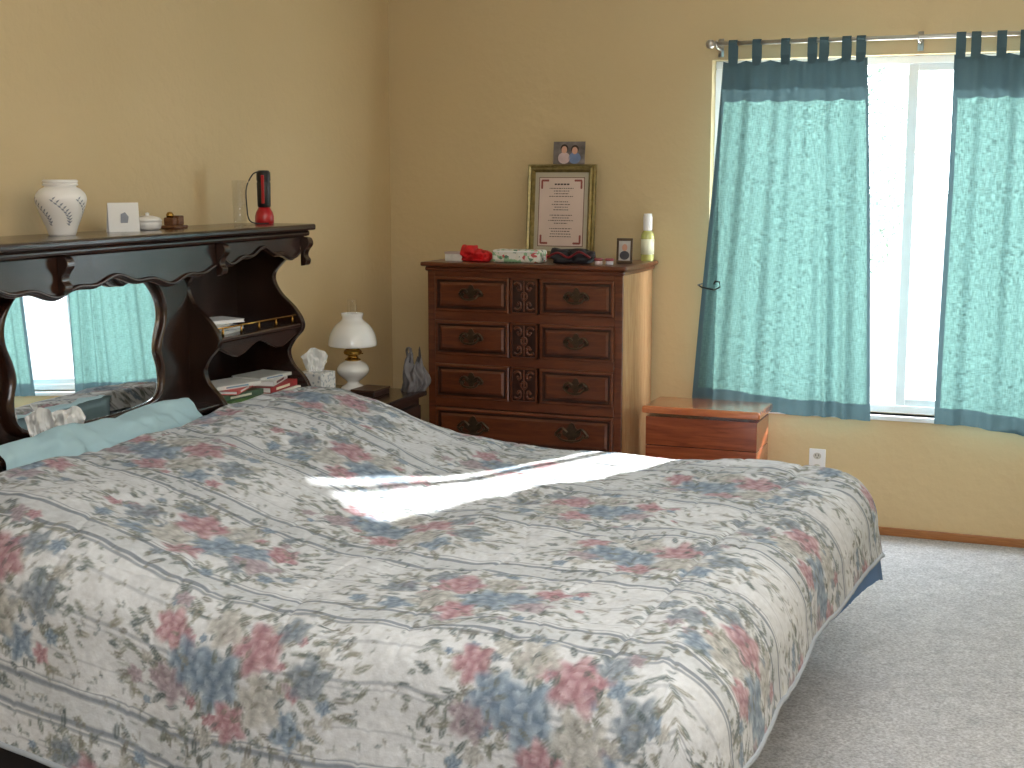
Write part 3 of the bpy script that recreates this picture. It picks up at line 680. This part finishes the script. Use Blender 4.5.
fin(join([blob(1.06,-.40,DT,.065,.045,.034,21,.35),blob(1.14,-.40,DT,.065,.045,.036,22,.35)]),'pouch_body',mat('black_cloth',col(30,27,34),.6,bump=.4),parent=kb,smooth=True)
fin(tube(smoothpts([(1.0,-.452,DT+.03),(1.05,-.455,DT+.05),(1.1,-.455,DT+.03),(1.15,-.455,DT+.055),(1.2,-.45,DT+.03)],5),.005),'trim',mat('dark_red_trim',col(120,20,30),.5),parent=kb,smooth=True)
for i,(x,y,c,l) in enumerate(((1.235,-.44,(225,205,205),'tiny pale pink lidded pot on the dresser'),(1.285,-.44,(200,195,205),'tiny pale lilac lidded pot on the dresser'))):
    p=thing('cosmetic_pot',(x,y,DT),l,'cosmetic pot',group='cosmetic pots on the dresser')
    fin(lathe([(.016,.0005),(.018,.003),(.018,.018)],(x,y,DT),20),'jar',mat('pot_jar',col(*c),.3),parent=p,smooth=True)
    fin(lathe([(.0195,.018),(.0195,.027),(.017,.03),(0,.03)],(x,y,DT),20),'lid',mat('pot_lid',col(150,70,75),.3),parent=p,smooth=True)
sf=thing('photo_frame',(1.31,-.30,DT+.0005),'little dark standing photo frame on the dresser','photo frame',rot=(math.radians(-8),0,math.radians(8)))
fin(boxes([(-.036,.036,-.004,.006,0,.012),(-.036,.036,-.004,.006,.1,.112),(-.036,-.026,-.004,.006,.012,.1),(.026,.036,-.004,.006,.012,.1)]),'border',M['brass'],parent=sf,local=True,bevel=.002)
fin(boxes([(-.026,.026,.0,.004,.012,.1)]),'photo_print',mat('portrait_bg',col(190,185,180),.4),parent=sf,local=True)
fin(disc(0,.07,.012,.016,-.0008),'printed_face',mat('portrait_skin',col(200,150,125),.4),parent=sf,local=True)
fin(disc(0,.035,.022,.02,-.0008),'printed_clothes',mat('portrait_dark',col(45,40,50),.4),parent=sf,local=True)
fin(boxes([(-.006,.006,.006,.034,0,.004)]),'stand',M['brass'],parent=sf,local=True)
bt=(1.355,-.085,DT+.0005); bo=thing('lotion_bottle',bt,'yellow-green clear bottle with white cap on the dresser','bottle')
fin(lathe(smoothpts([(.026,0),(.029,.004),(.03,.05),(.03,.11),(.024,.13),(.014,.14)],4),bt,28),'bottle_body',mat('yellow_liquid',col(238,242,150),.15,trans=.4,coat=.5),parent=bo,smooth=True)
fin(lathe([(.0305,.03),(.0305,.1)],bt,28),'paper_label',mat('bottle_label',col(242,244,215),.5),parent=bo,smooth=True)
fin(lathe([(.02,.138),(.021,.142),(.021,.2),(.018,.215),(0,.216)],bt,24),'cap',M['white'],parent=bo,smooth=True)

# ---------------------------------------------------------------- cedar chest
CX0,CX1,CYF,CT=1.44,1.965,-.44,.595
cc=thing('cedar_chest',(1.7,-.28,0),'small reddish cedar chest with glossy lid below the curtain','chest')
fin(boxes([(CX0+.015,CX1-.015,CYF+.02,-.165,.03+.13*i,.157+.13*i) for i in range(4)]),'body',M['cedar2'],parent=cc,bevel=.002)
box('lid',(CX0,CX1,CYF,-.15,.562,CT),M['cedar'],parent=cc,bevel=.009)
box('plinth',(CX0+.005,CX1-.005,CYF+.008,-.158,0,.06),M['cedar2'],parent=cc,bevel=.006)

# ---------------------------------------------------------------- bed
bed=thing('bed',(1.43,-2.6,0),'wide low bed with slate-blue mattress on a dark base','bed')
box('base',(.40,2.30,-3.5,-1.7,0,.26),M['basef'],parent=bed,bevel=.01)
box('mattress',(.39,2.40,-3.56,-1.64,.26,.55),M['navy'],parent=bed,bevel=.05)

# comforter
PX0,PX1,PYN,PYF=.46,2.39,-3.56,-1.65; R=.16; BZ=.615
Df,Dn,Dfar=.35,.575,.40
step=.0045
su=np.arange(PX0,PX1+Df+1e-6,step); sv=np.arange(PYN-Dn,PYF+Dfar+1e-6,step)
NU,NV=len(su),len(sv)
U,Vv=np.meshgrid(su,sv)
dx=np.clip(U-PX1,0,None); dyn=np.clip(PYN-Vv,0,None); dyf=np.clip(Vv-PYF,0,None)
dy=dyn+dyf; Dy=np.where(dyn>0,Dn,Dfar)
eu=np.hypot(dx,dy)+1e-9
frac=np.maximum(dx/Df,dy/Dy)
wx=(dx/eu)**2; D=Df*wx+Dy*(1-wx); d=frac*D
nx=dx/eu; ny=np.where(dyn>0,-1,1)*dy/eu
arc=R*math.pi/2
farw=np.clip((Vv+2.3)/.7,0,1)
hx=np.where(d<arc,R*np.sin(d/R),R+(d-arc)*(.10+.1*farw*wx)); dz=np.where(d<arc,R*(1-np.cos(d/R)),R+(d-arc)*.98)
bx_=np.minimum(U,PX1); by_=np.clip(Vv,PYN,PYF)
def sst(a,b,x):
    t=np.clip((x-a)/(b-a),0,1); return t*t*(3-2*t)
ripple=(.010*np.sin(U*9+2*vnoise(U*3,Vv*0,5))*(1-wx)+.003*np.sin(Vv*11+1)*wx)*np.clip((d-.08)/.2,0,1)
PX=bx_+nx*(hx+ripple)+.055*sst(-2.5,-1.7,Vv)*sst(2.0,2.42,U); PY=by_+ny*(hx+ripple)
prof=sst(1.42,.66,U)*(1-.30*sst(.54,.44,U))
ycent=np.exp(-((Vv+2.62)/.12)**2)
bul=.205*prof*(1-.12*ycent)*sst(-1.52,-1.82,Vv)*(1-.16*sst(-2.7,-3.1,Vv))*(1-.35*sst(-3.4,-3.8,Vv))
# folds smoothed along the sun band so its streak stays unbroken
lineX=1.77+(Vv+1.45)*.478
calm=np.exp(-((U-lineX)/.28)**2)*sst(-3.3,-2.9,Vv)
flat=1-.8*calm
und=.028*vnoise(U*2.1,Vv*1.8,1)*flat+.026*vnoise(U*5.5+3,Vv*4.5,2)*flat+.014*vnoise(U*12,Vv*10,3)*(1-.75*calm)+.006*vnoise(U*26,Vv*26,4)*(1-.7*calm)
seam=-.007*np.exp(-((U-2.30)/.007)**2)-.004*np.exp(-((U-1.30-.02*np.sin(Vv*7))/.008)**2)
st_=-.004*np.exp(-(np.sin((U+.04*np.sin(Vv*9))*math.pi/.30)/.06)**2)-.004*np.exp(-(np.sin((Vv+.03*np.sin(U*8))*math.pi/.30)/.06)**2)
st_=st_*(1-.6*calm)
PZ=BZ+.012+bul+und*(1-.4*np.clip(d/.3,0,1))+seam+st_-dz - .02*sst(2.1,2.6,U)
# --- print
C=np.ones((NV,NU,3))*np.array([210,214,220.])
C*= (1+.05*vnoise(U*9,Vv*9,8)+.05*vnoise(U*40,Vv*40,9))[...,None]
P=.44; V0=-3.54; ph=((Vv-V0)%P)
def band(c,w): return np.clip((1-(np.abs(((ph-c+P/2)%P)-P/2)/w)**4)*1.5,0,1)
def over(m,c,a=1.0):
    global C
    m=(m*a)[...,None]; C=C*(1-m)+np.array(c,float)*m
over(band(.0,.030),(190,196,203),.6)
for s_ in (-1,1):
    over(band(.036*s_,.0075),(112,122,136),.75); over(band(.053*s_,.0035),(134,142,152),.75)
over(band(.22,.004),(156,162,172),.7); over(band(.206,.003),(166,172,182),.6)
over(band(.12,.003),(168,174,184),.6); over(band(.32,.003),(168,174,184),.6)
x0,y0=su[0],sv[0]
def win(cx,cy,r):
    i0=max(0,int((cx-r-x0)/step)); i1=min(NU,int((cx+r-x0)/step)+2); j0=max(0,int((cy-r-y0)/step)); j1=min(NV,int((cy+r-y0)/step)+2)
    if i0>=i1 or j0>=j1: return None
    return slice(j0,j1),slice(i0,i1),U[j0:j1,i0:i1]-cx,Vv[j0:j1,i0:i1]-cy
def flower(cx,cy,Rr,dark,light,rot):
    w=win(cx,cy,Rr*1.35)
    if not w: return
    sj,si,a,b=w; an=np.arctan2(b,a); rr=np.hypot(a,b)/Rr
    ol=1+.16*np.cos(5*an+rot)+.08*np.cos(9*an+2*rot)
    m=np.clip((ol-rr)/.3,0,1)
    ly=np.floor(rr*3.2); n=3+2*ly
    pet=np.abs(np.sin(n*an/2+ly*1.7+rot)); e=rr*3.2-ly
    sh=np.clip(.15+.95*pet*(.35+.65*e),0,1)*np.clip(.66+rr*.42,0,1)
    cc_=np.array(dark,float)*(1-sh[...,None])+np.array(light,float)*sh[...,None]
    m=m*.84
    C[sj,si]=C[sj,si]*(1-m[...,None])+cc_*m[...,None]
def leaf(cx,cy,L,Wd,an,c,al=.74):
    w=win(cx,cy,L)
    if not w: return
    sj,si,a,b=w; p=a*math.cos(an)+b*math.sin(an); q=-a*math.sin(an)+b*math.cos(an)
    m=np.clip((1-(p/L)**2-np.abs(q)/Wd*(1.1+.3*p/L))*2.5,0,1)*np.where(np.abs(q)<.002,.5,1)*al
    C[sj,si]=C[sj,si]*(1-m[...,None])+np.array(c,float)*m[...,None]
blue=((88,108,132),(164,182,200)); rose=((142,96,108),(202,172,180)); pale=((150,150,148),(208,208,206)); mauve=((130,114,126),(188,178,186)); slate=((98,110,124),(162,173,184))
greens=[(104,114,110),(120,124,114),(94,106,108),(134,134,124),(108,108,102),(78,90,92)]
def bouquet(cx,cy,seed):
    r=random.Random(seed)
    for k in range(330):
        a=r.random()*6.283; q=r.random()**.6; ex=.33*q*math.cos(a); ey=.235*q*math.sin(a)
        leaf(cx+ex,cy+ey,r.uniform(.012,.034),r.uniform(.005,.011),a+r.uniform(-1,1),r.choice(greens))
    for k in range(18):
        a=r.random()*6.283
        for i in range(10):
            L=.17+.016*i; aa=a+.06*i
            leaf(cx+L*1.3*math.cos(aa)+.008*(-1)**i,cy+L*.95*math.sin(aa),.012,.0045,aa+.8*(-1)**i,r.choice(greens),.72)
    for k in range(46):
        a=r.random()*6.283; q=.4+.75*r.random(); c=r.choice((blue,rose,slate,pale,mauve,blue,pale,slate))
        flower(cx+.25*q*math.cos(a),cy+.18*q*math.sin(a),r.uniform(.010,.026),c[0],c[1],r.random()*6)
    for (ox,oy,rr,c) in ((.17,-.05,.052,mauve),(-.19,.01,.054,slate),(.18,.07,.048,rose),(-.14,-.11,.046,blue),(.125,.01,.056,blue),(.05,-.02,.078,blue),(-.055,.065,.070,rose),(-.075,-.055,.066,pale),(.01,-.115,.052,rose),(.045,.105,.056,pale),(-.12,.12,.042,slate)):
        sg=1 if seed<7 else -1
        flower(cx+sg*ox,cy+oy,rr,c[0],c[1],r.random()*6)
    for k in range(44):
        a=r.random()*6.283; q=r.random()**.5
        leaf(cx+.24*q*math.cos(a),cy+.17*q*math.sin(a),r.uniform(.012,.024),r.uniform(.004,.009),r.random()*6,r.choice(greens),.75)
row=0; y=V0-P/2-P
while y<-1.0:
    x=.40+(.36 if row%2 else 0)
    while x<3.1:
        bouquet(x+random.uniform(-.03,.03),y+random.uniform(-.02,.02),(row%2)*7+int(x*3)%3); x+=.72
    y+=P; row+=1
C*=(.95+.08*vnoise(U*120,Vv*120,10))[...,None]
lin=s2l(np.clip(C,0,255)).reshape(-1,3)
me=bpy.data.meshes.new('comforter'); nvt=NU*NV
me.vertices.add(nvt); me.vertices.foreach_set('co',np.stack([PX,PY,PZ],-1).reshape(-1).astype(np.float32))
ii=np.arange(nvt).reshape(NV,NU); quads=np.stack([ii[:-1,:-1],ii[:-1,1:],ii[1:,1:],ii[1:,:-1]],-1).reshape(-1,4)
nf=len(quads); me.loops.add(nf*4); me.polygons.add(nf)
me.loops.foreach_set('vertex_index',quads.reshape(-1).astype(np.int32))
me.polygons.foreach_set('loop_start',(np.arange(nf)*4).astype(np.int32))
me.polygons.foreach_set('use_smooth',np.ones(nf,bool))
me.update(calc_edges=True); me.validate()
at=me.color_attributes.new('print','FLOAT_COLOR','POINT')
at.data.foreach_set('color',np.concatenate([lin,np.ones((nvt,1))],1).reshape(-1).astype(np.float32))
def quilt_mat():
    m,nt,b=base_mat('floral_quilted_cotton')
    a=nt.nodes.new('ShaderNodeAttribute'); a.attribute_name='print'
    tc=nt.nodes.new('ShaderNodeTexCoord')
    n=nt.nodes.new('ShaderNodeTexNoise'); n.inputs['Scale'].default_value=420; n.inputs['Detail'].default_value=2
    nt.links.new(tc.outputs['Object'],n.inputs['Vector'])
    r=nt.nodes.new('ShaderNodeValToRGB'); r.color_ramp.elements[0].color=(.88,.88,.88,1); r.color_ramp.elements[1].color=(1.08,1.08,1.08,1)
    nt.links.new(n.outputs['Fac'],r.inputs['Fac'])
    mx=nt.nodes.new('ShaderNodeMix'); mx.data_type='RGBA'; mx.blend_type='MULTIPLY'; mx.inputs[0].default_value=1
    nt.links.new(a.outputs['Color'],mx.inputs[6]); nt.links.new(r.outputs['Color'],mx.inputs[7]); nt.links.new(mx.outputs[2],b.inputs['Base Color'])
    v=nt.nodes.new('ShaderNodeTexVoronoi'); v.inputs['Scale'].default_value=9; v.feature='SMOOTH_F1'
    nt.links.new(tc.outputs['Object'],v.inputs['Vector'])
    n3=nt.nodes.new('ShaderNodeTexNoise'); n3.inputs['Scale'].default_value=22; n3.inputs['Detail'].default_value=4
    nt.links.new(tc.outputs['Object'],n3.inputs['Vector'])
    sb=nt.nodes.new('ShaderNodeMath'); sb.operation='ADD'
    nt.links.new(v.outputs['Distance'],sb.inputs[0]); nt.links.new(n3.outputs['Fac'],sb.inputs[1])
    bp=nt.nodes.new('ShaderNodeBump'); bp.inputs['Strength'].default_value=.38; bp.inputs['Distance'].default_value=.02; bp.invert=True
    nt.links.new(sb.outputs[0],bp.inputs['Height']); nt.links.new(bp.outputs['Normal'],b.inputs['Normal'])
    b.inputs['Roughness'].default_value=.85; b.inputs['Specular IOR Level'].default_value=.2; b.inputs['Sheen Weight'].default_value=.1
    return m
co=thing('comforter',(1.5,-2.6,.28),'quilted cream comforter with striped rose and blue floral print','comforter')
fin(me,'quilt',quilt_mat(),parent=co)
bd=[(PX[0,i],PY[0,i],PZ[0,i]) for i in range(0,NU,4)]+[(PX[j,-1],PY[j,-1],PZ[j,-1]) for j in range(0,NV,4)]+[(PX[-1,i],PY[-1,i],PZ[-1,i]) for i in range(NU-1,0,-4)]
fin(tube(bd,.007,8),'hem_binding',mat('binding_grey',col(160,168,178),.85),parent=co,smooth=True)
V=[];F=[]
js=[j for j in range(0,NV,4) if -2.35<PY[j,-1]<-1.56]
m_=len(js)
for q,j in enumerate(js):
    t=q/(m_-1)
    drop=.014+.085*t
    xx,yy,zz=PX[j,-1]-.010,PY[j,-1],PZ[j,-1]
    V+=[(xx-.004,yy,zz+.06),(xx,yy,zz+.0),(xx+.004+.012*t,yy,zz-drop)]
for q in range(m_-1):
    for k in range(2): F.append((q*3+k,q*3+k+1,q*3+k+4,q*3+k+3))
fin(mesh(V,F),'bed_sheet',M['navy'],smooth=True,label='slate-blue sheet edge hanging below the comforter at the foot',cat='sheet')

def pillow(cx,cy,cz,lx,ly,lz,ry,label):
    e=thing('pillow',(cx,cy,cz),label,'pillow',rot=(0,ry,0))
    V=[];F=[];n=44
    for sgn in (1,-1):
        for j in range(n+1):
            for i in range(n+1):
                a=-1+2*i/n; b=-1+2*j/n
                h=((1-a**4)*(1-b**4))**.45
                nn=vn1(a*3+9,b*6+9,31)+.5*vn1(a*7+9,b*13+9,32)
                px=a*lx*(1-.10*b*b*(1-abs(a)**3))+.05*lx*math.sin(7*b+1)*(1 if a<0 else .3)*abs(a); py=b*ly*(1-.06*a*a)
                V.append((px,py,sgn*lz*h*(1+.5*nn)+.022*nn+.006*math.sin(9*a+4*b)))
    m=(n+1)**2
    for s in (0,1):
        for j in range(n):
            for i in range(n):
                q=s*m+j*(n+1)+i; f_=(q,q+1,q+n+2,q+n+1); F.append(f_ if s==0 else f_[::-1])
    me=mesh(V,F); bm=bmesh.new(); bm.from_mesh(me); bmesh.ops.remove_doubles(bm,verts=bm.verts,dist=.0005); bm.to_mesh(me); bm.free()
    fin(me,'pillow_cover',M['bluefab'],parent=e,local=True,smooth=True)
    return e
pillow(.47,-2.76,.708,.180,.48,.05,math.radians(50),'pale blue pillow propped against the headboard')

# ---------------------------------------------------------------- light
wd=bpy.data.worlds.new('sky'); S.world=wd; wd.use_nodes=True
bgn=wd.node_tree.nodes['Background']; bgn.inputs['Color'].default_value=(.88,.94,1.0,1); bgn.inputs['Strength'].default_value=17.0
def area(name,loc,rot,sx,sy,e,c,portal=False):
    l=bpy.data.lights.new(name,'AREA'); l.shape='RECTANGLE'; l.size=sx; l.size_y=sy; l.energy=e; l.color=c
    o=bpy.data.objects.new(name,l); o.location=loc; o.rotation_euler=rot; link(o)
    if portal: l.cycles.is_portal=True
    return o
area('window_portal',((WX0+WX1)/2,.13,(WZ0+WZ1)/2),(math.radians(-90),0,0),WX1-WX0,WZ1-WZ0,1,(1,1,1),True)
area('room_fill',(3.3,-6.9,2.35),(math.radians(54),0,math.radians(12)),1.8,1.2,60,(.93,.97,1.0))  # soft fill light added behind the camera, no real fixture
area('ceiling_bounce_fill',(3.1,-3.8,2.0),(math.radians(180),0,0),2.0,2.0,72,(.98,.99,1.0))  # unseen light added to bounce an even fill off the ceiling
sl=bpy.data.lights.new('sun','SUN'); sl.energy=32; sl.angle=math.radians(.8); sl.color=(1,.97,.92)
so=bpy.data.objects.new('sun',sl); link(so)
d=Vector((-.43,-.9,-.437)).normalized(); so.rotation_euler=d.to_track_quat('-Z','Y').to_euler(); so.location=(5,6,5)
